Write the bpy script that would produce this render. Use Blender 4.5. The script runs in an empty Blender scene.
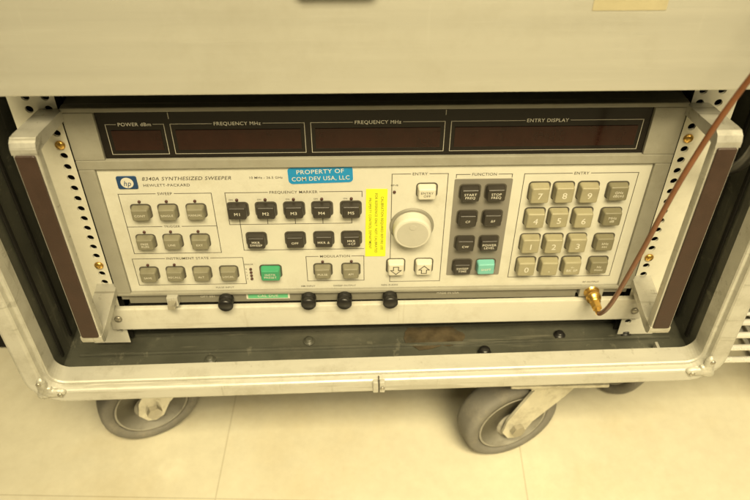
import bpy, bmesh, math, random
from mathutils import Vector, Matrix, noise
random.seed(7)
MM=0.001
scene=bpy.context.scene
COL=scene.collection

# ------------------------------------------------------------------ materials
MATS={}
def mat(name,col,rough=0.5,metal=0.0,var=0.12,scale=40.0,bump=0.0,bscale=None,stretch=(1,1,1),spec=0.5,emit=None,coat=0.0,grime=None,gscale=18.0,gamt=0.5,scratch=None,rvar=0.09,samt=0.6):
    if name in MATS: return MATS[name]
    m=bpy.data.materials.new(name); m.use_nodes=True
    nt=m.node_tree; N=nt.nodes; L=nt.links
    b=N["Principled BSDF"]
    b.inputs["Metallic"].default_value=metal
    b.inputs["Specular IOR Level"].default_value=spec
    b.inputs["Coat Weight"].default_value=coat
    geo=N.new("ShaderNodeNewGeometry"); mp=N.new("ShaderNodeMapping")
    mp.inputs["Scale"].default_value=stretch
    L.new(geo.outputs["Position"],mp.inputs["Vector"])
    nz=N.new("ShaderNodeTexNoise"); nz.inputs["Scale"].default_value=scale; nz.inputs["Detail"].default_value=6
    nz.inputs["Roughness"].default_value=0.65
    L.new(mp.outputs[0],nz.inputs["Vector"])
    cr=N.new("ShaderNodeValToRGB")
    cr.color_ramp.elements[0].position=0.3; cr.color_ramp.elements[1].position=0.7
    cr.color_ramp.elements[0].color=tuple(c*(1-var) for c in col)+(1,)
    cr.color_ramp.elements[1].color=tuple(min(1,c*(1+var)) for c in col)+(1,)
    L.new(nz.outputs["Fac"],cr.inputs[0]); out=cr.outputs[0]
    def layer(out,scale,st,lo,hi,colr,amt,det=9,rot=(0,0,0)):
        mp2=N.new("ShaderNodeMapping"); mp2.inputs["Scale"].default_value=st; mp2.inputs["Rotation"].default_value=rot
        L.new(geo.outputs["Position"],mp2.inputs["Vector"])
        n2=N.new("ShaderNodeTexNoise"); n2.inputs["Scale"].default_value=scale; n2.inputs["Detail"].default_value=det; n2.inputs["Roughness"].default_value=0.75
        L.new(mp2.outputs[0],n2.inputs["Vector"])
        r2=N.new("ShaderNodeValToRGB"); r2.color_ramp.elements[0].position=lo; r2.color_ramp.elements[1].position=hi
        r2.color_ramp.elements[0].color=(0,0,0,1); r2.color_ramp.elements[1].color=(amt,)*3+(1,)
        L.new(n2.outputs["Fac"],r2.inputs[0])
        mx=N.new("ShaderNodeMix"); mx.data_type='RGBA'
        L.new(r2.outputs[0],mx.inputs[0]); L.new(out,mx.inputs[6]); mx.inputs[7].default_value=tuple(colr)+(1,)
        return mx.outputs[2]
    if grime: out=layer(out,gscale,(1,1,1),0.50,0.72,grime,gamt)
    if scratch:
        out=layer(out,60,(0.08,1,1.8),0.60,0.64,scratch,samt,4,(0,0.25,0))
        out=layer(out,50,(1.6,1,0.1),0.62,0.66,scratch,samt*.8,4,(0,-0.35,0))
    L.new(out,b.inputs["Base Color"])
    mr=N.new("ShaderNodeMapRange"); mr.inputs["From Min"].default_value=0.3; mr.inputs["From Max"].default_value=0.7
    mr.inputs["To Min"].default_value=max(0.03,rough-rvar); mr.inputs["To Max"].default_value=min(1,rough+rvar)
    L.new(nz.outputs["Fac"],mr.inputs["Value"]); L.new(mr.outputs[0],b.inputs["Roughness"])
    if bump>0:
        n3=N.new("ShaderNodeTexNoise"); n3.inputs["Scale"].default_value=bscale or scale*6; n3.inputs["Detail"].default_value=3
        L.new(mp.outputs[0],n3.inputs["Vector"])
        bp=N.new("ShaderNodeBump"); bp.inputs["Strength"].default_value=bump; bp.inputs["Distance"].default_value=0.0006
        L.new(n3.outputs["Fac"],bp.inputs["Height"]); L.new(bp.outputs[0],b.inputs["Normal"])
    MATS[name]=m; return m

PANEL=mat("panel_paint",(0.57,0.56,0.49),0.5,var=0.05,scale=25,bump=0.15,bscale=900,grime=(0.38,0.35,0.26),gscale=14,gamt=0.5)
BEZEL=mat("bezel_paint",(0.28,0.27,0.225),0.45,var=0.06,scale=30,bump=0.2,bscale=900,grime=(0.18,0.165,0.12),gscale=20,gamt=0.55)
TRIMD=mat("lower_trim_paint",(0.17,0.162,0.13),0.5,var=0.1,scale=30,grime=(0.10,0.09,0.065),gscale=30,gamt=0.6)
GLASS=mat("dark_display_glass",(0.008,0.006,0.005),0.16,var=0.3,scale=20,spec=0.3,grime=(0.022,0.018,0.013),gscale=30,gamt=0.3)
WINDOW=mat("red_filter_window",(0.021,0.0065,0.004),0.14,var=0.3,scale=50,spec=0.3)
SEG=mat("unlit_segment",(0.0235,0.007,0.0043),0.18,var=0.1,spec=0.3)
WHITEINK=mat("white_ink",(0.60,0.58,0.51),0.6,var=0.05)
DISPINK=mat("display_ink",(0.42,0.40,0.34),0.6,var=0.08)
DARKINK=mat("dark_ink",(0.065,0.057,0.043),0.6,var=0.1)
BROWNKEY=mat("dark_key_plastic",(0.026,0.022,0.017),0.42,var=0.2,scale=60,bump=0.1,bscale=1500)
MIDKEY=mat("taupe_key_plastic",(0.19,0.178,0.122),0.45,var=0.08,scale=60,bump=0.1,bscale=1500,grime=(0.12,0.11,0.072),gscale=40,gamt=0.4)
OLIVEKEY=mat("olive_key_plastic",(0.175,0.16,0.10),0.42,var=0.1,scale=60)
CREAMKEY=mat("tan_key_plastic",(0.30,0.275,0.178),0.42,var=0.06,scale=60,grime=(0.21,0.185,0.115),gscale=35,gamt=0.5)
WHITEKEY=mat("white_key_plastic",(0.57,0.55,0.46),0.4,var=0.04,scale=60,grime=(0.42,0.38,0.28),gscale=45,gamt=0.4)
GREENKEY=mat("green_key_plastic",(0.035,0.27,0.13),0.4,var=0.08)
TEALKEY=mat("teal_key_plastic",(0.15,0.43,0.39),0.4,var=0.06)
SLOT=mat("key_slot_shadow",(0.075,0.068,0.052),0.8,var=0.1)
FUNC=mat("function_field_paint",(0.20,0.188,0.162),0.55,var=0.05,scale=30)
KNOB=mat("knob_plastic",(0.56,0.545,0.47),0.55,var=0.05,grime=(0.40,0.37,0.30),gscale=60,gamt=0.4)
KNOBF=mat("knob_face",(0.43,0.418,0.36),0.5,var=0.05,scale=60)
KNOBR=mat("knob_skirt",(0.22,0.21,0.17),0.5,var=0.06)
ALU=mat("brushed_aluminium",(0.54,0.53,0.48),0.42,metal=0.5,var=0.10,scale=60,stretch=(1,1,0.06),bump=0.2,bscale=600,grime=(0.26,0.24,0.19),gscale=25,gamt=0.6,scratch=(0.24,0.225,0.18),rvar=0.12)
RIM=mat("anodised_rim",(0.54,0.53,0.475),0.52,metal=0.3,var=0.08,scale=35,stretch=(0.15,1,1),bump=0.25,bscale=300,grime=(0.34,0.32,0.26),gscale=24,gamt=0.65,scratch=(0.34,0.325,0.27),rvar=0.12,samt=0.5)
WELD=mat("cast_corner_metal",(0.54,0.53,0.47),0.48,metal=0.4,var=0.22,scale=160,bump=0.7,bscale=400,grime=(0.22,0.20,0.15),gscale=70,gamt=0.75)
TRIM=mat("brown_handle_trim",(0.042,0.022,0.015),0.5,var=0.2,scale=60,bump=0.2,bscale=900)
SHELL=mat("case_shell_paint",(0.062,0.063,0.049),0.42,var=0.20,scale=18,bump=0.3,bscale=300,grime=(0.12,0.113,0.085),gscale=12,gamt=0.55,scratch=(0.15,0.145,0.11))
DARK=mat("dark_interior",(0.010,0.009,0.007),0.85,var=0.2,spec=0.2)
RAIL=mat("zinc_rail",(0.76,0.74,0.64),0.45,metal=0.1,var=0.05,scale=50,grime=(0.50,0.47,0.38),gscale=30,gamt=0.4)
CREAMPAINT=mat("cream_filler_paint",(0.58,0.565,0.49),0.5,var=0.05,scale=20,grime=(0.38,0.34,0.26),gscale=25,gamt=0.5,scratch=(0.40,0.36,0.28),samt=0.4)
DRAWER=mat("brushed_drawer_metal",(0.53,0.52,0.46),0.42,metal=0.35,var=0.07,scale=14,stretch=(0.08,1,3.2),bump=0.2,bscale=300,grime=(0.42,0.40,0.33),gscale=8,gamt=0.55,scratch=(0.60,0.59,0.53),rvar=0.10,samt=0.25)
RUBBER=mat("grey_tyre_rubber",(0.17,0.162,0.142),0.75,var=0.14,scale=45,bump=0.3,bscale=400,grime=(0.28,0.255,0.20),gscale=40,gamt=0.7)
HUB=mat("grey_wheel_core",(0.32,0.305,0.26),0.5,var=0.12,scale=40,grime=(0.14,0.125,0.095),gscale=45,gamt=0.7)
ZINC=mat("zinc_fork",(0.62,0.595,0.50),0.38,metal=0.4,var=0.12,scale=50,grime=(0.26,0.23,0.165),gscale=45,gamt=0.7)
BLACK=mat("black_plastic",(0.012,0.011,0.010),0.38,var=0.2)
BRASS=mat("gold_plate",(0.72,0.45,0.12),0.3,metal=0.9,var=0.12,scale=120)
COPPER=mat("brown_coax_jacket",(0.17,0.066,0.027),0.35,var=0.2,scale=50)
STEEL=mat("steel_screw",(0.40,0.375,0.31),0.4,metal=0.7,var=0.15,scale=120)
BLUE=mat("blue_label_film",(0.002,0.22,0.50),0.35,var=0.05)
YELLOW=mat("yellow_label_paper",(0.74,0.76,0.025),0.5,var=0.07,scale=40)
YINK=mat("olive_ink",(0.12,0.12,0.02),0.6,var=0.1)
LOGOBLUE=mat("logo_blue",(0.010,0.045,0.13),0.4,var=0.05)
GREENLAB=mat("green_label",(0.10,0.42,0.21),0.5,var=0.08)
TAPE=mat("yellowed_masking_tape",(0.42,0.375,0.24),0.6,var=0.08,scale=60)
BTAPE=mat("old_brown_tape",(0.068,0.051,0.028),0.55,var=0.5,scale=70,grime=(0.048,0.044,0.032),gscale=60,gamt=0.9)
CHROME=mat("chrome_wire",(0.82,0.81,0.77),0.3,metal=0.35,var=0.05)
LED=mat("led_lens",(0.06,0.02,0.015),0.3,var=0.1)

def floor_mat():
    m=bpy.data.materials.new("vinyl_floor_tiles"); m.use_nodes=True
    nt=m.node_tree;N=nt.nodes;L=nt.links;b=N["Principled BSDF"]
    geo=N.new("ShaderNodeNewGeometry"); mp=N.new("ShaderNodeMapping")
    mp.inputs["Rotation"].default_value=(0,0,math.radians(2.5)); mp.inputs["Location"].default_value=(0.155,0.055,0)
    L.new(geo.outputs["Position"],mp.inputs[0])
    br=N.new("ShaderNodeTexBrick"); br.offset=0; br.inputs["Scale"].default_value=1.0
    br.inputs["Brick Width"].default_value=0.305; br.inputs["Row Height"].default_value=0.305
    br.inputs["Mortar Size"].default_value=0.0009; br.inputs["Mortar Smooth"].default_value=0.9
    br.inputs["Color1"].default_value=(0.63,0.595,0.475,1); br.inputs["Color2"].default_value=(0.60,0.57,0.455,1); br.inputs["Mortar"].default_value=(0.45,0.41,0.31,1)
    L.new(mp.outputs[0],br.inputs[0])
    def ns(s,d): 
        n=N.new("ShaderNodeTexNoise"); n.inputs["Scale"].default_value=s; n.inputs["Detail"].default_value=d; n.inputs["Roughness"].default_value=0.7; L.new(geo.outputs["Position"],n.inputs["Vector"]); return n
    n1=ns(55,8); r=N.new("ShaderNodeValToRGB"); r.color_ramp.elements[0].position=0.35; r.color_ramp.elements[1].position=0.65
    r.color_ramp.elements[0].color=(0.94,0.935,0.92,1); r.color_ramp.elements[1].color=(1.03,1.03,1.02,1); L.new(n1.outputs[0],r.inputs[0])
    mx=N.new("ShaderNodeMix"); mx.data_type='RGBA'; mx.blend_type='MULTIPLY'; mx.inputs[0].default_value=1
    L.new(br.outputs[0],mx.inputs[6]); L.new(r.outputs[0],mx.inputs[7])
    n2=ns(7,9); r2=N.new("ShaderNodeValToRGB"); r2.color_ramp.elements[0].position=0.5; r2.color_ramp.elements[1].position=0.75
    r2.color_ramp.elements[0].color=(1,1,1,1); r2.color_ramp.elements[1].color=(0.89,0.85,0.78,1); L.new(n2.outputs[0],r2.inputs[0])
    m2=N.new("ShaderNodeMix"); m2.data_type='RGBA'; m2.blend_type='MULTIPLY'; m2.inputs[0].default_value=1
    L.new(mx.outputs[2],m2.inputs[6]); L.new(r2.outputs[0],m2.inputs[7]); L.new(m2.outputs[2],b.inputs["Base Color"])
    mr=N.new("ShaderNodeMapRange"); mr.inputs["To Min"].default_value=0.06; mr.inputs["To Max"].default_value=0.24
    L.new(n2.outputs[0],mr.inputs[0]); L.new(mr.outputs[0],b.inputs["Roughness"])
    bp=N.new("ShaderNodeBump"); bp.inputs["Strength"].default_value=0.15; bp.inputs["Distance"].default_value=0.001
    n3=ns(60,3); L.new(n3.outputs[0],bp.inputs["Height"]); L.new(bp.outputs[0],b.inputs["Normal"])
    return m
FLOOR=floor_mat()

# ------------------------------------------------------------------ mesh builder (millimetres)
class MB:
    def __init__(s): s.v=[];s.f=[];s.m=[];s.sm=[];s.mats=[]
    def mi(s,m):
        if m not in s.mats: s.mats.append(m)
        return s.mats.index(m)
    def add(s,vs,fs,m,smooth=False,xf=None):
        o=len(s.v); k=s.mi(m)
        for p in vs:
            p=Vector(p)
            if xf is not None: p=xf@p
            s.v.append(p)
        for f in fs: s.f.append([i+o for i in f]); s.m.append(k); s.sm.append(smooth)
    def box(s,x0,x1,y0,y1,z0,z1,m,bev=0.5,xf=None,seg=2):
        bm=bmesh.new(); bmesh.ops.create_cube(bm,size=1)
        for v in bm.verts: v.co=Vector(((x0+x1)/2+v.co.x*(x1-x0),(y0+y1)/2+v.co.y*(y1-y0),(z0+z1)/2+v.co.z*(z1-z0)))
        if bev>0: bmesh.ops.bevel(bm,geom=bm.edges[:],offset=bev,segments=seg,affect='EDGES',profile=0.6)
        bm.verts.ensure_lookup_table()
        s.add([v.co.copy() for v in bm.verts],[[v.index for v in f.verts] for f in bm.faces],m,False,xf); bm.free()
    def loft(s,cx,cz,w,h,r,layers,m,cap=True,closed=False,n=5,xf=None,smooth=False,rmax=1e9):
        vs=[];fs=[]
        K=4*(n+1)
        for (y,ins) in layers:
            ww=w/2-ins; hh=h/2-ins; rr=max(0.05,min(r-ins,ww,hh,rmax))
            for q,(sx,sz,a0) in enumerate([(1,1,0),(-1,1,90),(-1,-1,180),(1,-1,270)]):
                for i in range(n+1):
                    a=math.radians(a0+90*i/n)
                    vs.append((cx+sx*(ww-rr)+rr*math.cos(a),y,cz+sz*(hh-rr)+rr*math.sin(a)))
        nl=len(layers)
        for l in range(nl if closed else nl-1):
            a=l*K; b=((l+1)%nl)*K
            for i in range(K): j=(i+1)%K; fs.append([a+i,a+j,b+j,b+i])
        if cap and not closed: fs.append([(nl-1)*K+i for i in range(K)])
        s.add(vs,fs,m,smooth,xf)
    def lathe(s,prof,m,n=40,xf=None,smooth=True,closed=False):
        vs=[];fs=[]
        for r,h in prof:
            for i in range(n):
                a=2*math.pi*i/n; vs.append((r*math.cos(a),r*math.sin(a),h))
        P=len(prof)
        for l in range(P if closed else P-1):
            a=l*n;b=((l+1)%P)*n
            for i in range(n): j=(i+1)%n; fs.append([a+i,a+j,b+j,b+i])
        if not closed:
            fs.append([i for i in range(n)][::-1]); fs.append([(P-1)*n+i for i in range(n)])
        s.add(vs,fs,m,smooth,xf)
    def tube(s,pts,r,m,n=10,smooth=True,jit=0.0,xf=None):
        pts=[Vector(p) for p in pts]; vs=[];fs=[]
        up=None
        for i,p in enumerate(pts):
            t=(pts[min(i+1,len(pts)-1)]-pts[max(i-1,0)]).normalized()
            if up is None:
                up=Vector((0,0,1)) if abs(t.z)<0.9 else Vector((1,0,0))
            s1=t.cross(up).normalized(); up=s1.cross(t).normalized()
            for k in range(n):
                a=2*math.pi*k/n; rr=(r[i] if isinstance(r,(list,tuple)) else r)*(1+jit*random.uniform(-1,1))
                vs.append(p+rr*(math.cos(a)*s1+math.sin(a)*up))
        for i in range(len(pts)-1):
            for k in range(n):
                j=(k+1)%n; fs.append([i*n+k,i*n+j,(i+1)*n+j,(i+1)*n+k])
        fs.append(list(range(n))[::-1]); fs.append([(len(pts)-1)*n+k for k in range(n)])
        s.add(vs,fs,m,smooth,xf)
    def quad(s,x0,x1,z0,z1,y,m,xf=None):
        s.add([(x0,y,z0),(x1,y,z0),(x1,y,z1),(x0,y,z1)],[[0,1,2,3]],m,False,xf)
    def line(s,pts,w,y,m):
        for (a,b) in zip(pts[:-1],pts[1:]):
            a=Vector((a[0],0,a[1]));b=Vector((b[0],0,b[1])); d=(b-a).normalized()*w/2; n=Vector((-d.z,0,d.x))
            a2=a-d;b2=b+d
            s.add([(p.x,y,p.z) for p in (a2-n,b2-n,b2+n,a2+n)],[[0,1,2,3]],m)
    def text(s,t,x,z,h,y,m,align='C',shear=0.0,xs=1.0,xf=None,fit=None):
        vs,fs,w=glyph(t,shear)
        k=h/0.70
        if fit and w*k*xs>fit: xs=fit/(w*k)
        ox={'C':-w/2,'L':0,'R':-w}[align]
        s.add([(x+(p[0]+ox)*k*xs,y,z+(p[1]-0.35)*k) for p in vs],fs,m,False,xf)
    def turn(s,X):
        s.v=[X@p for p in s.v]; return s
    def obj(s,name,parent=None,loc=None,label=None,category=None,kind=None,group=None):
        me=bpy.data.meshes.new(name)
        c=Vector(loc) if loc is not None else (sum((p for p in s.v),Vector())/max(1,len(s.v)))
        me.from_pydata([(p-c)*MM for p in s.v],[],s.f)
        for m in s.mats: me.materials.append(m)
        for p,k,sm in zip(me.polygons,s.m,s.sm): p.material_index=k; p.use_smooth=sm
        me.update()
        o=bpy.data.objects.new(name,me); COL.objects.link(o)
        place(o,parent,c*MM)
        setp(o,label,category,kind,group); return o
WL={}
def place(o,parent,w):
    WL[o.name]=Vector(w)
    if parent is not None:
        o.parent=parent; o.location=Vector(w)-WL[parent.name]
    else: o.location=w
def setp(o,label=None,category=None,kind=None,group=None):
    if label:o["label"]=label
    if category:o["category"]=category
    if kind:o["kind"]=kind
    if group:o["group"]=group
def empty(name,loc,parent=None,**k):
    o=bpy.data.objects.new(name,None); COL.objects.link(o); o.empty_display_size=0.02
    place(o,parent,Vector(loc)*MM); setp(o,**k); return o
GC={}
def glyph(t,shear=0.0):
    if (t,shear) in GC: return GC[(t,shear)]
    c=bpy.data.curves.new("tmp",'FONT'); c.body=t; c.size=1; c.resolution_u=3; c.shear=shear; c.offset=0.006; c.space_character=1.08
    o=bpy.data.objects.new("tmp",c); COL.objects.link(o)
    me=o.to_mesh(); vs=[tuple(v.co[:2]) for v in me.vertices]; fs=[list(p.vertices) for p in me.polygons]
    o.to_mesh_clear(); bpy.data.objects.remove(o); bpy.data.curves.remove(c)
    x0=min([v[0] for v in vs],default=0); x1=max([v[0] for v in vs],default=0)
    vs=[(v[0]-x0,v[1]) for v in vs]
    GC[(t,shear)]=(vs,fs,x1-x0); return GC[(t,shear)]
def axis_xf(o,d):
    d=Vector(d).normalized(); q=Vector((0,0,1)).rotation_difference(d)
    return Matrix.Translation(Vector(o))@q.to_matrix().to_4x4()
def rotx(cx,cz_,deg): return Matrix.Translation((cx,0,cz_))@Matrix.Rotation(math.radians(deg),4,'Y')@Matrix.Translation((-cx,0,-cz_))

# ------------------------------------------------------------------ floor
b=MB(); FZ=-230
b.add([(-3000,-2500,FZ),(3000,-2500,FZ),(3000,3500,FZ),(-3000,3500,FZ)],[[0,1,2,3]],FLOOR)
b.obj("floor",kind="structure",label="pale glossy vinyl tile floor with faint seams")

# ------------------------------------------------------------------ rolling rack case
TILT=rotx(0,0,-0.75)@Matrix.Rotation(math.radians(0.5),4,'Z')
case=empty("rack_case",(0,200,FZ),label="rolling grey rack case with aluminium rim and casters",category="rack case")
XI=271; ZI=-54
b=MB()   # shell: butt-jointed walls
b.box(-XI-8,XI+8,-30,470,-72,-64,SHELL,0)
b.box(-XI-8,-XI,-30,470,-64,352,SHELL,0); b.box(XI,XI+8,-30,470,-64,352,SHELL,0)
b.box(-XI-8,XI+8,-30,470,352,362,SHELL,0)
b.box(-XI,XI,462,470,-64,352,DARK,0)
for y in (-4,18): b.box(-260,260,y,y+3,-64.5,-61.6,SHELL,0.8)
b.box(-260,260,-24,-21,-64.5,-62.2,SHELL,0.8)
for sx in (-1,1):
    x=sx*(XI-0.8)
    for y in (-12,12): b.box(min(x,x-sx*1.8),max(x,x-sx*1.8),y,y+4,-54,350,DARK,0.6)
b.turn(TILT).obj("case_shell",case)
b=MB()   # extruded rim swept round the opening: flat face, thin raised lip
h=414; w=2*XI; cz=ZI+h/2
prof=[(-1.2,-24),(-1.2,-39.2),(-0.4,-40.4),(1.6,-40.4),(2.4,-40.0),(3.2,-44.0),(4.2,-45.2),(5.6,-45.8),(15.0,-46.4),(16.6,-45.9),(17.8,-44.8),(18.4,-43.2),(18.6,-41),(18.6,-16),(16.6,-16),(16.6,-29.8),(8.5,-29.8),(8.5,-24)]
b.loft(0,cz,w,h,13,[(y,-o) for o,y in prof],RIM,closed=True,n=8,smooth=False,rmax=28)
b.turn(TILT).obj("case_rim",case)
def cr(P,n=10):
    P=[Vector(p) for p in P]; out=[]
    Q=[2*P[0]-P[1]]+P+[2*P[-1]-P[-2]]
    for i in range(1,len(Q)-2):
        for k in range(n):
            t=k/n; a,b_,c,d=Q[i-1:i+3]
            out.append(0.5*((2*b_)+(c-a)*t+(2*a-5*b_+4*c-d)*t*t+(3*b_-a-3*c+d)*t**3))
    out.append(P[-1]); return out
def fitting(cx,cz_,sx,sz):
    # lobed cast corner fitting riveted on the rim face; outline in polar form
    b=MB(); n=72; ctr=(cx+sx*5.5,cz_+sz*5.5)
    lobes=[(math.atan2(-sz*0.05,-sx),18,0.42),(math.atan2(-sz,-sx*0.05),18,0.42),(math.atan2(sz,sx),7.5,0.6),(math.atan2(-sz,-sx),10,0.35)]
    def rad(a):
        r=5.5
        for la,lr,wd in lobes:
            d=(a-la+math.pi)%(2*math.pi)-math.pi
            r=max(r,5.5+(lr-5.5)*math.exp(-(d/wd)**2))
        return r
    rings=[]
    for (k,y) in ((1.0,-45.2),(0.97,-47.4),(0.86,-48.3),(0.5,-48.9),(0.04,-49.1)):
        rings.append([(ctr[0]+k*rad(2*math.pi*i/n)*math.cos(2*math.pi*i/n),y-(0.25*noise.noise(Vector((i*.4,k*9,cx)))),ctr[1]+k*rad(2*math.pi*i/n)*math.sin(2*math.pi*i/n)) for i in range(n)])
    vs=[p for r in rings for p in r]; fs=[]
    for l in range(len(rings)-1):
        for i in range(n): j=(i+1)%n; fs.append([l*n+i,l*n+j,(l+1)*n+j,(l+1)*n+i])
    fs.append([(len(rings)-1)*n+i for i in range(n)])
    b.add(vs,fs,WELD,True)
    for (dx,dz) in ((-13,0.5),(0.5,-13)):
        b.lathe([(2.2,0),(2.2,.7),(1.4,1.4)],STEEL,14,axis_xf((ctr[0]+sx*dx,-48.2,ctr[1]+sz*dz),(0,-1,0)))
    b.turn(TILT).obj("corner_fitting",case)
fitting(-XI+1,ZI+1,-1,-1); fitting(XI-1,ZI+1,1,-1)
b=MB(); b.box(-5,-0.5,-48.6,-44,-70,-57,RIM,0.9); b.box(0.5,5,-48.6,-44,-70,-57,RIM,0.9); b.box(-0.5,0.5,-47.2,-43,-71,-54.5,SLOT,0.1)
b.lathe([(1.8,0),(1.8,.8),(1.2,1.2)],STEEL,16,axis_xf((2.9,-48.6,-64),(0,-1,0)))
b.turn(TILT).obj("rim_joint_clip",case)
# perforated rack rails
def hole_cell(b,x0,x1,z0,z1,y,cx,cz_,r,m,th=2.0,n=16):
    vs=[];fs=[]
    for i in range(n):
        a=2*math.pi*i/n; c,s=math.cos(a),math.sin(a)
        kx=((x1-cx) if c>0 else (x0-cx))/c if abs(c)>1e-6 else 1e9
        kz=((z1-cz_) if s>0 else (z0-cz_))/s if abs(s)>1e-6 else 1e9
        k=min(kx,kz); vs.append((cx+c*k,y,cz_+s*k))
    for yy in (y,y+th):
        for i in range(n):
            a=2*math.pi*i/n; vs.append((cx+r*math.cos(a),yy,cz_+r*math.sin(a)))
    corners=[(x1,z1),(x0,z1),(x0,z0),(x1,z0)]
    for i in range(n):
        j=(i+1)%n; fs.append([i,j,n+j,n+i]); fs.append([n+i,n+j,2*n+j,2*n+i])
    for (qx,qz) in corners:
        ang=math.atan2(qz-cz_,qx-cx)%(2*math.pi); i=int(ang/(2*math.pi/n)); j=(i+1)%n
        vs.append((qx,y,qz)); fs.append([i,len(vs)-1,j])
    b.add(vs,fs,m)
for sx in (-1,1):
    b=MB(); xo=sx*245
    zs=[-44+i*9.4 for i in range(42)]
    for (xa,xb,xc) in ((215,227.5,221),(227.5,245,234)):
        x0,x1=min(sx*xa,sx*xb),max(sx*xa,sx*xb)
        lo=-60
        for i,z in enumerate(zs):
            hi=(z+zs[i+1])/2 if i+1<len(zs) else 350
            if xc<230 or z>168: hole_cell(b,x0,x1,lo,hi,4,sx*xc,z,2.8,RAIL)
            else: b.quad(x0,x1,lo,hi,4,RAIL)
            lo=hi
    b.box(min(xo,xo+sx*1.5),max(xo,xo+sx*1.5),4,40,-60,350,RAIL,0)
    b.box(min(xo+sx*2,sx*263),max(xo+sx*2,sx*263),38,41,-60,346,DARK,0)  # black sheet: the side channel's shade is put into its colour
    b.box(min(sx*213.5,sx*244),max(sx*213.5,sx*244),10,12,-60,346,DARK,0)  # black backing: the shade behind the holes is put into its colour
    b.obj("rack_rail",case)
for (x,y,m_) in [(-145,-12,SHELL),(163,4,BLACK),(222,4,BLACK),(-60,6,SHELL)]:
    b=MB(); b.lathe([(5.2,0),(5.2,0.8),(4.6,1.2),(3.6,1.2),(3.4,3.4),(2.2,4.0)],m_,18,axis_xf((x,y,-63.8),(0,0,1)))
    b.turn(TILT).obj("floor_screw",case)
b=MB(); b.lathe([(6,0),(6,2),(5,3.2),(4.6,6),(3,7.2)],BLACK,16,axis_xf((93,-15,-63.8),(0,0,1))); b.turn(TILT).obj("floor_bolt",case)
b=MB(); b.box(222,242,-28,-16,-64,-62.4,ALU,0.4); b.box(240,242.5,-28,-16,-62.4,-54,ALU,0.4); b.turn(TILT).obj("small_bracket",case)

# casters
def caster(px,py,ang,first=None):
    root=empty("caster",(px,py,FZ),case)
    if first is None:
        tr=38; R=50
        b=MB()
        t=[(R-12,-14),(R-4,-14.5),(R-1.4,-12.5),(R-.3,-8),(R,0),(R-.3,8),(R-1.4,12.5),(R-4,14.5),(R-12,14),(R-14,7),(R-14,-7)]
        X=axis_xf((tr,0,R),(0,1,0))
        b.lathe(t,RUBBER,64,X,closed=True); tyre=("tyre",b)
        b=MB()
        c=[(R-12.5,-13),(R-15,-13.5),(R-17,-8),(20,-6),(17,-14),(12,-16),(12,16),(17,14),(20,6),(R-17,8),(R-15,13.5),(R-12.5,13)]
        b.lathe(c,HUB,48,X)
        wheel=("wheel_core",b)
        b=MB()
        for sy in (-1,1):
            y0=sy*17.5; o=[(tr-8,R-12),(tr,R-15),(tr+8,R-12),(tr+15,R),(tr+12,R+16),(30,R+49),(26,R+55),(-26,R+55),(-26,R+47),(-10,R+30),(tr-17,R+4)]
            vs=[(x,y0,z) for x,z in o]+[(x,y0+sy*2.8,z) for x,z in o]; n=len(o)
            fs=[list(range(n)),list(range(n,2*n))[::-1]]+[[i,(i+1)%n,n+(i+1)%n,n+i] for i in range(n)]
            b.add(vs,fs,ZINC)
        b.box(-27,30,-20.5,20.5,R+55,R+58,ZINC,0.8)
        b.lathe([(27,0),(30,2),(30,8),(26,12)],ZINC,40,axis_xf((0,0,R+58),(0,0,1)))
        b.lathe([(7.5,-25.5),(7.5,-20.5),(5,-20.3),(5,20.3),(7.5,20.5),(7.5,25.5)],STEEL,6,X,smooth=False)
        b.lathe([(10.5,-21.5),(10.5,-20.3)],STEEL,24,X)
        fork=("fork",b)
        b=MB(); b.box(-45,45,-38,38,R+70,R+74,ZINC,1.0)
        for x in (-35,35):
            for y in (-29,29): b.lathe([(6,0),(6,4)],STEEL,6,axis_xf((x,y,R+65.5),(0,0,1)),smooth=False)
        plate=("mounting_plate",b)
        parts=[]
        for nm,bb in (tyre,wheel,fork,plate): parts.append(bb.obj(nm,None,loc=(0,0,0)))
    else: parts=[]
    src=parts if first is None else first
    out=[]
    for p in src:
        if first is None: o=p
        else:
            o=p.copy(); COL.objects.link(o)
        o.parent=root; o.location=(0,0,0); out.append(o)
        o.rotation_euler=(0,0,0 if p.name.startswith("mounting") else ang)
    return out
CP=[(168,22,198),(-196,56,206),(-196,400,160),(176,400,175),(232,122,-52)]
P=None
for (x,y,a) in CP:
    q=caster(x,y,math.radians(a),P); P=P or q
    b=MB(); b.box(x-40,x+40,y-30,y+34,-105.8,-76,DARK,1); b.obj("caster_riser",case)

# ------------------------------------------------------------------ upper rack unit
dr=empty("upper_rack_unit",(0,-10,206),label="plain light grey equipment front above the instrument",category="equipment panel")
b=MB(); b.box(-241,241,-40,-36,206,344,DRAWER,1.2); b.box(-212,212,-36,380,209,340,DARK,0.5)
b.box(-241,241,-36,-31,207,211,DRAWER,0.4)
b.obj("unit_front",dr)
b=MB(); b.loft(-24,280,44,22,3,[(-40,0),(-46,0),(-47.5,1.5)],BLACK); b.obj("unit_latch",dr)
b=MB(); b.loft(140,270,42,26,0.5,[(-40.05,0),(-40.35,0)],TAPE); b.obj("tape_label",dr)

# ------------------------------------------------------------------ cream filler panel
fpan=empty("filler_panel",(0,20,-38),label="plain cream filler panel fitted below the instrument",category="panel")
fp=MB(); fp.box(-225,228,-1,3.8,-39,-14.5,CREAMPAINT,1.0); fp.box(-208,208,6,60,-18,-16,DARK,0)
fp.turn(rotx(-225,-20,-0.4)).obj("filler_plate",fpan)
for x in (-217,221):
    b=MB(); b.lathe([(3.2,0),(3.2,1.2),(2.2,2)],STEEL,18,axis_xf((x,-1,-25),(0,-1,0))); b.obj("panel_screw",fpan)

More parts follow.
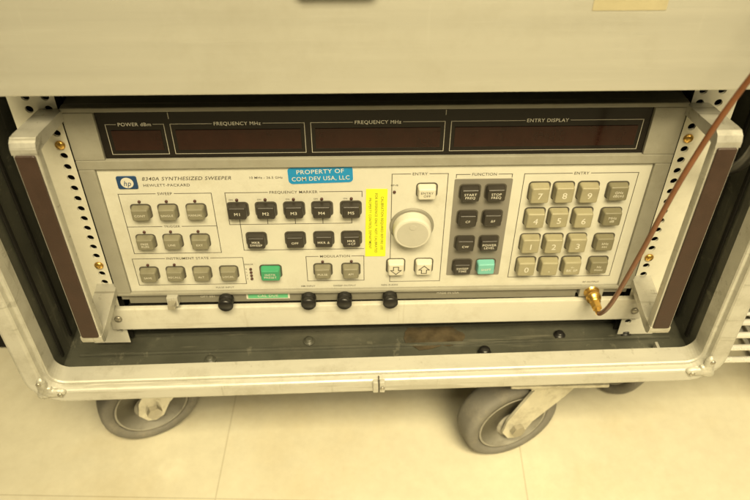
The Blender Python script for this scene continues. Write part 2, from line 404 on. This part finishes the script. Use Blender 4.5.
# ------------------------------------------------------------------ the instrument
ins=empty("signal_generator",(0,150,-10),label="rack-mounted beige signal generator with many keys and dark display",category="electronic instrument")
b=MB()
b.box(-212,212,6,430,-9.5,175,BEZEL,0.5)
b.obj("instrument_chassis",ins)
b=MB(); Y=0
b.box(-212.5,212.5,Y,6,171.5,175,BEZEL,0.7)
b.box(-212.5,-191.5,Y,6,133.2,171.3,BEZEL,0.7); b.box(190,212.5,Y,6,133.2,171.3,BEZEL,0.7)
b.box(-212.5,212.5,Y,6,125.3,133,BEZEL,0.7)
b.box(-212.5,-201,Y,6,3.2,125.1,BEZEL,0.7); b.box(201,212.5,Y,6,3.2,125.1,BEZEL,0.7)
b.box(-212.5,212.5,Y,6,0,3,BEZEL,0.7)
b.obj("front_bezel",ins)
# display
b=MB(); b.box(-191.3,189.8,2.6,6,133.2,171.3,GLASS,0.2); g=b.obj("display_glass",ins)
b=MB()
WIN=[(-186,-146,"POWER dBm"),(-142,-50,"FREQUENCY MHz"),(-46,47,"FREQUENCY MHz"),(51,185,"ENTRY DISPLAY")]
for (x0,x1,t) in WIN:
    _,_,wd=glyph(t); tw=wd*2.7/0.7
    c=(x0+x1)/2
    b.quad(x0,x1,136.5,136.9,2.4,DISPINK); b.quad(x0,x0+.4,136.9,161,2.4,DISPINK); b.quad(x1-.4,x1,136.9,161,2.4,DISPINK)
    b.quad(x0+.4,c-tw/2-1.2,160.6,161,2.4,DISPINK); b.quad(c+tw/2+1.2,x1-.4,160.6,161,2.4,DISPINK)
    b.text(t,c,160.8,2.7,2.4,WHITEINK)
b.line([(-142,169.5),(-142,165)],.5,2.4,DISPINK); b.line([(47,169.5),(47,166)],.5,2.4,DISPINK)
b.obj("display_lettering",g)
for (x0,x1,t) in WIN:
    b=MB(); b.box(x0+3,x1-3,2.1,2.5,140,156,WINDOW,0.1)
    n=int((x1-x0-12)/7.2)
    for i in range(n):
        cx=x0+8+i*(x1-x0-14)/max(1,n-1) if n>1 else (x0+x1)/2
        for (a0,a1,c0,c1) in [(-1.6,1.6,152,152.7),(-1.6,1.6,147.6,148.3),(-1.6,1.6,143.3,144),(-2.2,-1.6,144,147.6),(1.6,2.2,144,147.6),(-2.2,-1.6,148.3,152),(1.6,2.2,148.3,152)]:
            b.quad(cx+a0,cx+a1,c0,c1,2.0,SEG)
    b.obj("display_window",g)
# control panel sheet
PY=2.6
b=MB(); b.box(-200.8,200.8,PY,6,3.2,125.1,PANEL,0.2); pan=b.obj("control_panel",ins)
b=MB(); b.loft(78.5,64,43,96,1.2,[(PY,0),(PY-.15,0)],FUNC); b.obj("function_field",ins)
b=MB(); y=PY-.12
T=lambda t,x,z,h=2.2,al='C',fit=None,m=DARKINK,yy=None,sh=0.0: b.text(t,x,z,h,y if yy is None else yy,m,al,fit=fit,shear=sh)
T("8340A SYNTHESIZED SWEEPER",-170,115.4,3.1,'L',74,sh=0.25); T("10 MHz - 26.5 GHz",-92.5,115.3,2.0,'L',26)
T("HEWLETT-PACKARD",-170,109.6,2.4,'L',39)
W=0.5
def br(x0,x1,z,t,drop,h=2.4):
    _,_,wd=glyph(t); tw=wd*h/0.7; c=(x0+x1)/2
    b.line([(c-tw/2-1.5,z),(x0,z),(x0,z-drop)],W,y,DARKINK); b.line([(c+tw/2+1.5,z),(x1,z),(x1,z-drop)],W,y,DARKINK)
    T(t,c,z,h)
br(-190,-122,102,"SWEEP",5); br(-112,-11,102,"FREQUENCY MARKER",5)
br(-190,-122,71,"TRIGGER",3,2.0)
br(-193,-106,38.5,"INSTRUMENT STATE",4); br(-56,-10,38.5,"MODULATION",4)
br(11,52,117,"ENTRY",4); br(58,99,116,"FUNCTION",3); br(108,192,116,"ENTRY",4)
b.line([(-190,97),(-190,44),(-122,44),(-122,97)],W,y,DARKINK)
b.line([(-112,97),(-112,72),(-104,72)],W,y,DARKINK); b.line([(-104,78),(-104,72),(-19,72),(-19,78)],W,y,DARKINK)
for x in (-83,-62,-41): b.line([(x,78),(x,72)],W,y,DARKINK)
b.line([(-104,72),(-104,46),(-10,46)],W,y,DARKINK)
b.line([(-193,34),(-193,10),(-106,10),(-106,34)],W,y,DARKINK); b.line([(-56,34),(-56,12),(-10,12),(-10,34)],W,y,DARKINK)
b.line([(11,113),(11,10),(52,10),(52,113)],W,y,DARKINK)
b.line([(108,112),(108,13),(192,13),(192,112)],W,y,DARKINK)
T("ERROR",-102,31,1.5);T("R",-104.5,26,1.5);T("L",-104.5,22.5,1.5);T("T",-104.5,19,1.5);T("S",-104.5,15.5,1.5)
for t,x in (("PULSE INPUT",-124),("AM INPUT",-56),("SWEEP OUTPUT",-26),("NEG Z-AXIS",11),("RF OUTPUT",178)): T(t,x,6.2,1.7)
for x in (-104,-83,-62,-41,-19): T("ON",x-4.5,95.5,1.3)
T("HP-IB",13,107,1.5)
b.obj("panel_lettering",ins)
LP=[(x,95.5) for x in (-104,-83,-62,-41,-19)]+[(-176,95),(-156,95),(-135,95),(-178,66),(-158,66),(-137,66),(-43,33),(-20,33),(13,101),(-101,26),(-101,22.5),(-101,19),(-101,15.5),(-182,32),(-161,32)]
for (x,z) in LP:
    b=MB(); b.lathe([(1.15,0),(1.15,0.8),(0.7,1.2)],LED,12,axis_xf((x,PY,z),(0,-1,0))); b.obj("indicator_lamp",ins)
def key(x,z,w,h,m,lines,ink,d=3.6,th=2.0,r=2.0):
    z+=1.6
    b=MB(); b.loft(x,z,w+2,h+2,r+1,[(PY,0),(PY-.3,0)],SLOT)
    X=Matrix.Translation((x+random.uniform(-.25,.25),0,z+random.uniform(-.25,.25)))@Matrix.Rotation(math.radians(random.uniform(-.9,.9)),4,'Y')@Matrix.Translation((-x,0,-z))
    d+=random.uniform(-.25,.25)
    b.loft(x,z,w,h,r,[(PY-.3,0),(-d+1.4,0.5),(-d+0.5,0.8),(-d+.1,1.3),(-d,2.0)],m,n=4,xf=X)
    n=len(lines)
    for i,t in enumerate(lines):
        zz=z+(n-1)/2*th*1.35-i*th*1.35
        if t=="^" or t=="v":
            s=1 if t=="^" else -1
            P=[(0,4.2*s),(4.2,0),(2,0),(2,-3.6*s),(-2,-3.6*s),(-2,0),(-4.2,0),(0,4.2*s)]
            b.line([(x+p[0],z+p[1]) for p in P],0.7,-d-.1,ink)
        else: b.text(t,x,zz,th,-d-.1,ink,fit=w-3.2,xf=X)
    return b.obj("key",ins)
for x,t in zip((-176,-156,-135),("CONT","SINGLE","MANUAL")): key(x,84.5,13.5,11.5,MIDKEY,[t],WHITEINK,th=1.9)
for x,t in zip((-178,-157.5,-136.5),(["FREE","RUN"],["LINE"],["EXT"])): key(x,55.5,13.5,11.5,MIDKEY,t,WHITEINK,th=1.9)
for x,t in zip((-182,-161,-140,-118.5),("SAVE","RECALL","ALT","LOCAL")): key(x,22,13.5,11.5,MIDKEY,[t],WHITEINK,th=1.9)
key(-85,22,16,12,GREENKEY,["INSTR","PRESET"],WHITEINK,th=2.1)
for x,t in zip((-104,-83,-62,-41,-19.5),("M1","M2","M3","M4","M5")): key(x,85,14.5,12,BROWNKEY,[t],WHITEINK,th=2.7)
for x,t in zip((-93,-63,-41,-19.5),(["MKR","SWEEP"],["OFF"],["MKR \u0394"],["MKR","\u2192CF"])): key(x,56,14.5,12,BROWNKEY,t,WHITEINK,th=2.1)
for x,t in zip((-43,-20.5),(["PULSE"],["AM"])): key(x,23,13.5,11.5,MIDKEY,t,WHITEINK,th=2.0)
key(37,101,14,11,WHITEKEY,["ENTRY","OFF"],DARKINK,th=2.0)
key(15.5,26,13.5,13.5,WHITEKEY,["v"],DARKINK); key(38,26,13.5,13.5,WHITEKEY,["^"],DARKINK)
FK=[[["START","FREQ"],["STOP","FREQ"]],[["CF"],["\u0394F"]],[["CW"],["POWER","LEVEL"]],[["SWEEP","TIME"],["SHIFT"]]]
for r_,z in enumerate((99,75,50,25.5)):
    for c_,x in enumerate((69,88)):
        key(x,z,14.5,12,TEALKEY if (r_,c_)==(3,1) else BROWNKEY,FK[r_][c_],WHITEINK,th=2.1)
KP=[["7","8","9",["GHz","dB(m)"]],["4","5","6",["MHz","dB"]],["1","2","3",["kHz","sec"]],["0",".",["\u2190","BK SP"],["Hz","msec"]]]
for r_,z in enumerate((99,75,49.5,25.5)):
    for c_,x in enumerate((120.5,138.5,157,179)):
        t=KP[r_][c_]; t=[t] if isinstance(t,str) else t
        if c_==3: key(x,z,14.8,13.8,OLIVEKEY,t,WHITEINK,th=2.2)
        else: key(x,z,14.5,15,CREAMKEY,t,WHITEINK,d=4.4,th=5.4 if len(t)==1 else 2.4)
# knob
b=MB(); K=axis_xf((27,PY,68.5),(0,-1,0))
b.lathe([(17.0,0),(17.0,0.8),(16.4,1.6)],KNOBR,56,K,smooth=False)
b.lathe([(14.6,1.4),(14.8,2.2),(14.5,9.0),(13.9,10.2),(13.2,10.6),(12.2,10.7)],KNOB,72,K,smooth=False)
b.lathe([(12.0,10.72),(11.8,10.85)],KNOBF,56,K,smooth=False)
b.lathe([(2.6,0),(2.8,.15),(2.2,.3)],KNOBF,24,axis_xf((27,PY-10.9,75.5),(0,-1,0)),smooth=False)
b.obj("tuning_knob",ins)
# logo badge
b=MB(); b.loft(-181,112.5,14.5,11,1.4,[(PY,0),(PY-.7,0),(PY-.8,.2)],LOGOBLUE)
b.lathe([(4.6,0),(4.6,.12)],WHITEINK,32,axis_xf((-181,PY-.8,112.5),(0,-1,0)),smooth=False)
b.text("hp",-181,112.2,4.6,PY-1.0,LOGOBLUE,shear=0.3,xs=0.8)
b.obj("maker_badge",ins)
b=MB(); X=rotx(-40,117,-1.6)
b.loft(-41,117.3,48,15.6,3.6,[(PY-.05,0),(PY-.2,0)],WHITEINK,xf=X)
b.loft(-41,117.3,47,14.6,3.2,[(PY-.2,0),(PY-.4,0)],BLUE,xf=X)
b.text("PROPERTY OF",-41,120.4,3.6,PY-.5,WHITEINK,xf=X,fit=38); b.text("COM DEV USA, LLC",-41,114.4,3.6,PY-.5,WHITEINK,xf=X,fit=42)
b.obj("property_sticker",ins)
b=MB(); X=rotx(-0.5,71,0.8)
b.loft(-0.5,71,16,66,0.5,[(PY-.1,0),(PY-.4,0)],YELLOW,xf=X)
for i,t in enumerate(["CALIBRATION REQUIRED BEFORE USE","FOR REFERENCE ONLY  NOT CALIBRATED","PROPERTY CONTROL DEPARTMENT"]):
    R90=Matrix.Translation((4.2-i*4.6,0,71))@Matrix.Rotation(math.radians(90),4,'Y')
    b.text(t,0,0,2.0,PY-.5,YINK,xf=R90,fit=60)
b.obj("calibration_sticker",ins)
# lower strip with connectors
b=MB(); b.box(-205,168,3.6,5.95,-11.5,-0.2,TRIMD,0.2); b.quad(-108,-72,-8.4,-0.9,3.3,WHITEINK); b.quad(-106.5,-73.5,-7.6,-1.7,3.2,GREENLAB)
b.text("CAL DUE",-90,-4.7,2.8,3.1,WHITEINK); b.text("OPT 001",-140,-4.6,2.2,3.3,WHITEINK); b.text("MADE IN USA",60,-4.6,2.0,3.3,WHITEINK)
b.obj("lower_trim",ins)
for x in (-124,-56,-26,11):
    b=MB(); X=axis_xf((x,4,-4.2),(random.uniform(-.05,.05),-1,random.uniform(-.06,.0)))
    b.lathe([(4.8,0),(4.8,6)],STEEL,24,X); b.lathe([(5.9,3),(6.2,4),(6.2,7.5),(5.8,7.8),(5.8,8.8),(6.2,9.1),(6.2,12.4),(5.2,13.6)],BLACK,28,X); b.obj("connector_cap",ins)
b=MB(); b.box(-172,-163,-4,3.4,-9,1,ALU,0.6); b.box(-170.5,-164.5,-10,-4,-7,-2,STEEL,0.6); b.obj("line_switch",ins)
b=MB(); X=axis_xf((180,2,-3.5),(0,-1,0))
b.box(170,190,0.5,6,-9,3.5,BEZEL,0.6)
b.lathe([(6.5,0),(6.5,2),(5,2.2),(5,6),(6,6.2),(6,10),(4.6,10.4),(4.6,14),(3,15)],BRASS,24,X); b.obj("output_connector",ins)
# handles
def handle(sx):
    hroot=empty("rack_handle",(sx*219,-20,90),ins)
    b=MB()
    a=219.5*sx
    x0,x1=a-7.8,a+7.8
    b.box(x0,x1,-50,-42,1,176,ALU,1.6)
    for o in ([(3.8,165),(3.8,172.5),(-40,180.5),(-45,181),(-48.5,179),(-50.1,175),(-50.1,171),(-42,171),(-38,171)],
              [(3.8,11),(3.8,4),(-40,-3),(-46,-3.2),(-49,-1),(-50.1,2.5),(-50.1,6),(-42,6),(-38,5.5)]):
        vs=[(x0-.3,y_,z_) for y_,z_ in o]+[(x1+.3,y_,z_) for y_,z_ in o]; n=len(o)
        b.add(vs,[list(range(n)),list(range(n,2*n))[::-1]]+[[i,(i+1)%n,n+(i+1)%n,n+i] for i in range(n)],ALU)
    b.obj("handle_grip",hroot)
    b=MB(); c=a
    b.loft(c,88.5,12.8,165,1.5,[(-50,0),(-51.0,0),(-51.4,.5)],TRIM); b.obj("handle_trim",hroot)
    for z in (144,31.2):
        b=MB(); b.lathe([(3.6,0),(3.6,.8),(2.4,2)],BRASS,20,axis_xf((sx*221,3.9,z),(0,-1,0))); b.obj("mounting_screw",hroot)
handle(-1); handle(1)

# ------------------------------------------------------------------ cables
cab=empty("coax_cable",(180,-15,-3),label="thin brown coaxial cable running up from the gold output connector",category="cable")
b=MB(); b.tube(cr([(180,-14,-3.5),(180,-20,-4.5),(179.5,-28,0),(178,-45,30),(180,-60,90),(186,-71,165),(198.5,-79,230),(222,-88,300),(262,-94,390)]),1.8,COPPER,12); b.obj("cable_jacket",cab)
b=MB(); b.lathe([(4.2,0),(4.2,7),(2.6,8),(2.6,12)],BRASS,6,axis_xf((180,-11.5,-3.6),(0,-1,-.05)),smooth=False); b.obj("cable_plug",cab)
blk=empty("power_cable",(250,-20,150),label="thick black power cable looping down beside the handle",category="cable")
b=MB(); b.tube(cr([(262,-72,330),(249,-70,262),(240,-66,222),(237.5,-58,195),(242,-44,168),(251,-22,140),(257,6,112),(256,30,80)]),4.0,BLACK,14); b.obj("cable_sheath",blk)
b=MB(); b.tube([(240,-66,222),(238.6,-62,208)],5.0,BLACK,14); b.obj("cable_sleeve",blk)

# tape scrap on the case floor
b=MB(); n=40; P=[]
for i in range(n):
    a=2*math.pi*i/n; k=1+0.35*noise.noise(Vector((math.cos(a)*1.3,math.sin(a)*1.3,4)))+0.10*noise.noise(Vector((math.cos(a)*6,math.sin(a)*6,1)))
    P.append((50+25*math.cos(a)*k,8+17*math.sin(a)*k))
vs=[(x,y_,-63.5+x*0.0131) for x,y_ in P]+[(x,y_,-62.9+x*0.0131) for x,y_ in P]
b.add(vs,[list(range(n,2*n))]+[[i,(i+1)%n,n+(i+1)%n,n+i] for i in range(n)],BTAPE)
b.obj("tape_scrap",label="torn scrap of old brown tape on the case floor",category="tape")

# ------------------------------------------------------------------ wire shelf
sh=empty("wire_shelf",(500,200,FZ),label="chrome wire shelving unit standing beside the rack case",category="shelf")
def deck(dx,z,name):
    b=MB(); x0,x1,y0,y1=298+dx,760,-14,380
    for zz in (z,z-16,z-32,z-48):
        b.tube([(x0,y0,zz),(x1,y0,zz)],2.8,CHROME,8); b.tube([(x0,y1,zz),(x1,y1,zz)],2.8,CHROME,8)
        b.tube([(x0,y0,zz),(x0,y1,zz)],2.8,CHROME,8)
    i=0
    while x0+i*60+30<x1:
        xa=x0+i*60; b.tube([(xa,y0+3,z),(xa,y0+3,z-48)],1.8,CHROME,6); i+=1
    for i in range(26): b.tube([(x0,y0+6+i*15,z+4),(x1,y0+6+i*15,z+4)],1.9,CHROME,6)
    b.obj(name,sh)
deck(0,-28,"wire_deck"); deck(140,-170,"wire_deck")
for (x,y_) in ((450,30),(450,376),(756,30),(756,376)):
    b=MB(); b.lathe([(12.5,0),(12.5,1000)],CHROME,20,axis_xf((x,y_,FZ),(0,0,1))); b.obj("shelf_post",sh)
b=MB(); b.box(318,730,50,360,-22,120,BLACK,6); b.box(314,734,46,364,120,135,BLACK,4)
b.obj("black_shelf_box",label="black plastic storage box on the wire shelf",category="box")
b=MB(); b.box(440,730,60,360,-164,-96,BLACK,6)
b.box(436,734,56,364,-96,-89,BLACK,2); b.obj("black_shelf_box",label="shallow black box added to keep the gap under the wire shelf dark",category="box")  # added black box, darkens the gap below the upper deck
b=MB(); b.box(-1000,-400,150,800,FZ+1,380,DARK,8); b.box(-1000,-398,146,149.8,FZ+60,360,BLACK,1)
b.obj("dark_backdrop_box",label="dark box added to fill the dark background behind the rack case",category="backdrop box")  # added dark box, fills the dark left background

# ------------------------------------------------------------------ light, world, camera
w=bpy.data.worlds.new("World"); scene.world=w; w.use_nodes=True
bg=w.node_tree.nodes["Background"]; bg.inputs[0].default_value=(1.0,0.82,0.47,1); bg.inputs[1].default_value=0.08
def area(name,loc,target,sx,sy,pw,col,spread=180):
    l=bpy.data.lights.new(name,'AREA'); l.shape='RECTANGLE'; l.size=sx; l.size_y=sy; l.energy=pw; l.color=col; l.spread=math.radians(spread)
    o=bpy.data.objects.new(name,l); COL.objects.link(o); o.location=Vector(loc)*MM
    o.rotation_euler=(Vector(target)*MM-o.location).to_track_quat('-Z','Y').to_euler(); return o
area("ceiling_and_fill_light",(60,-900,1350),(60,-120,-60),0.9,0.3,6.4,(1,0.84,0.49),66)
area("ceiling_and_fill_light",(600,-1500,1700),(200,-90,-240),1.2,0.4,5.6,(1,0.835,0.49),58)  # added fill lamp, makes the bright pool on the lower right floor
area("ceiling_and_fill_light",(700,1500,2100),(200,0,-200),1.2,0.5,10,(1,0.86,0.55))  # added rear lamp, meant to glow in the floor's gloss

cd=bpy.data.cameras.new("camera"); cam=bpy.data.objects.new("camera",cd); COL.objects.link(cam)
yaw,pitch,roll,f=0.0294,0.7126,0.0052,739.3163
F=Vector((math.sin(yaw)*math.cos(pitch),math.cos(yaw)*math.cos(pitch),-math.sin(pitch)))
R=Vector((math.cos(yaw),-math.sin(yaw),0)); U=R.cross(F)
c,s=math.cos(roll),math.sin(roll); R2=c*R+s*U; U2=-s*R+c*U
M=Matrix((R2,U2,-F)).transposed().to_4x4(); M.translation=Vector((-14.1588,-439.3809,426.3702))*MM
cam.matrix_world=M; cd.sensor_width=36; cd.lens=f/750*36; cd.clip_start=0.01; cd.clip_end=50
cd.dof.use_dof=True; cd.dof.focus_distance=0.55; cd.dof.aperture_fstop=8
scene.camera=cam
scene.view_settings.view_transform='Standard'; scene.view_settings.look='None'; scene.view_settings.exposure=0
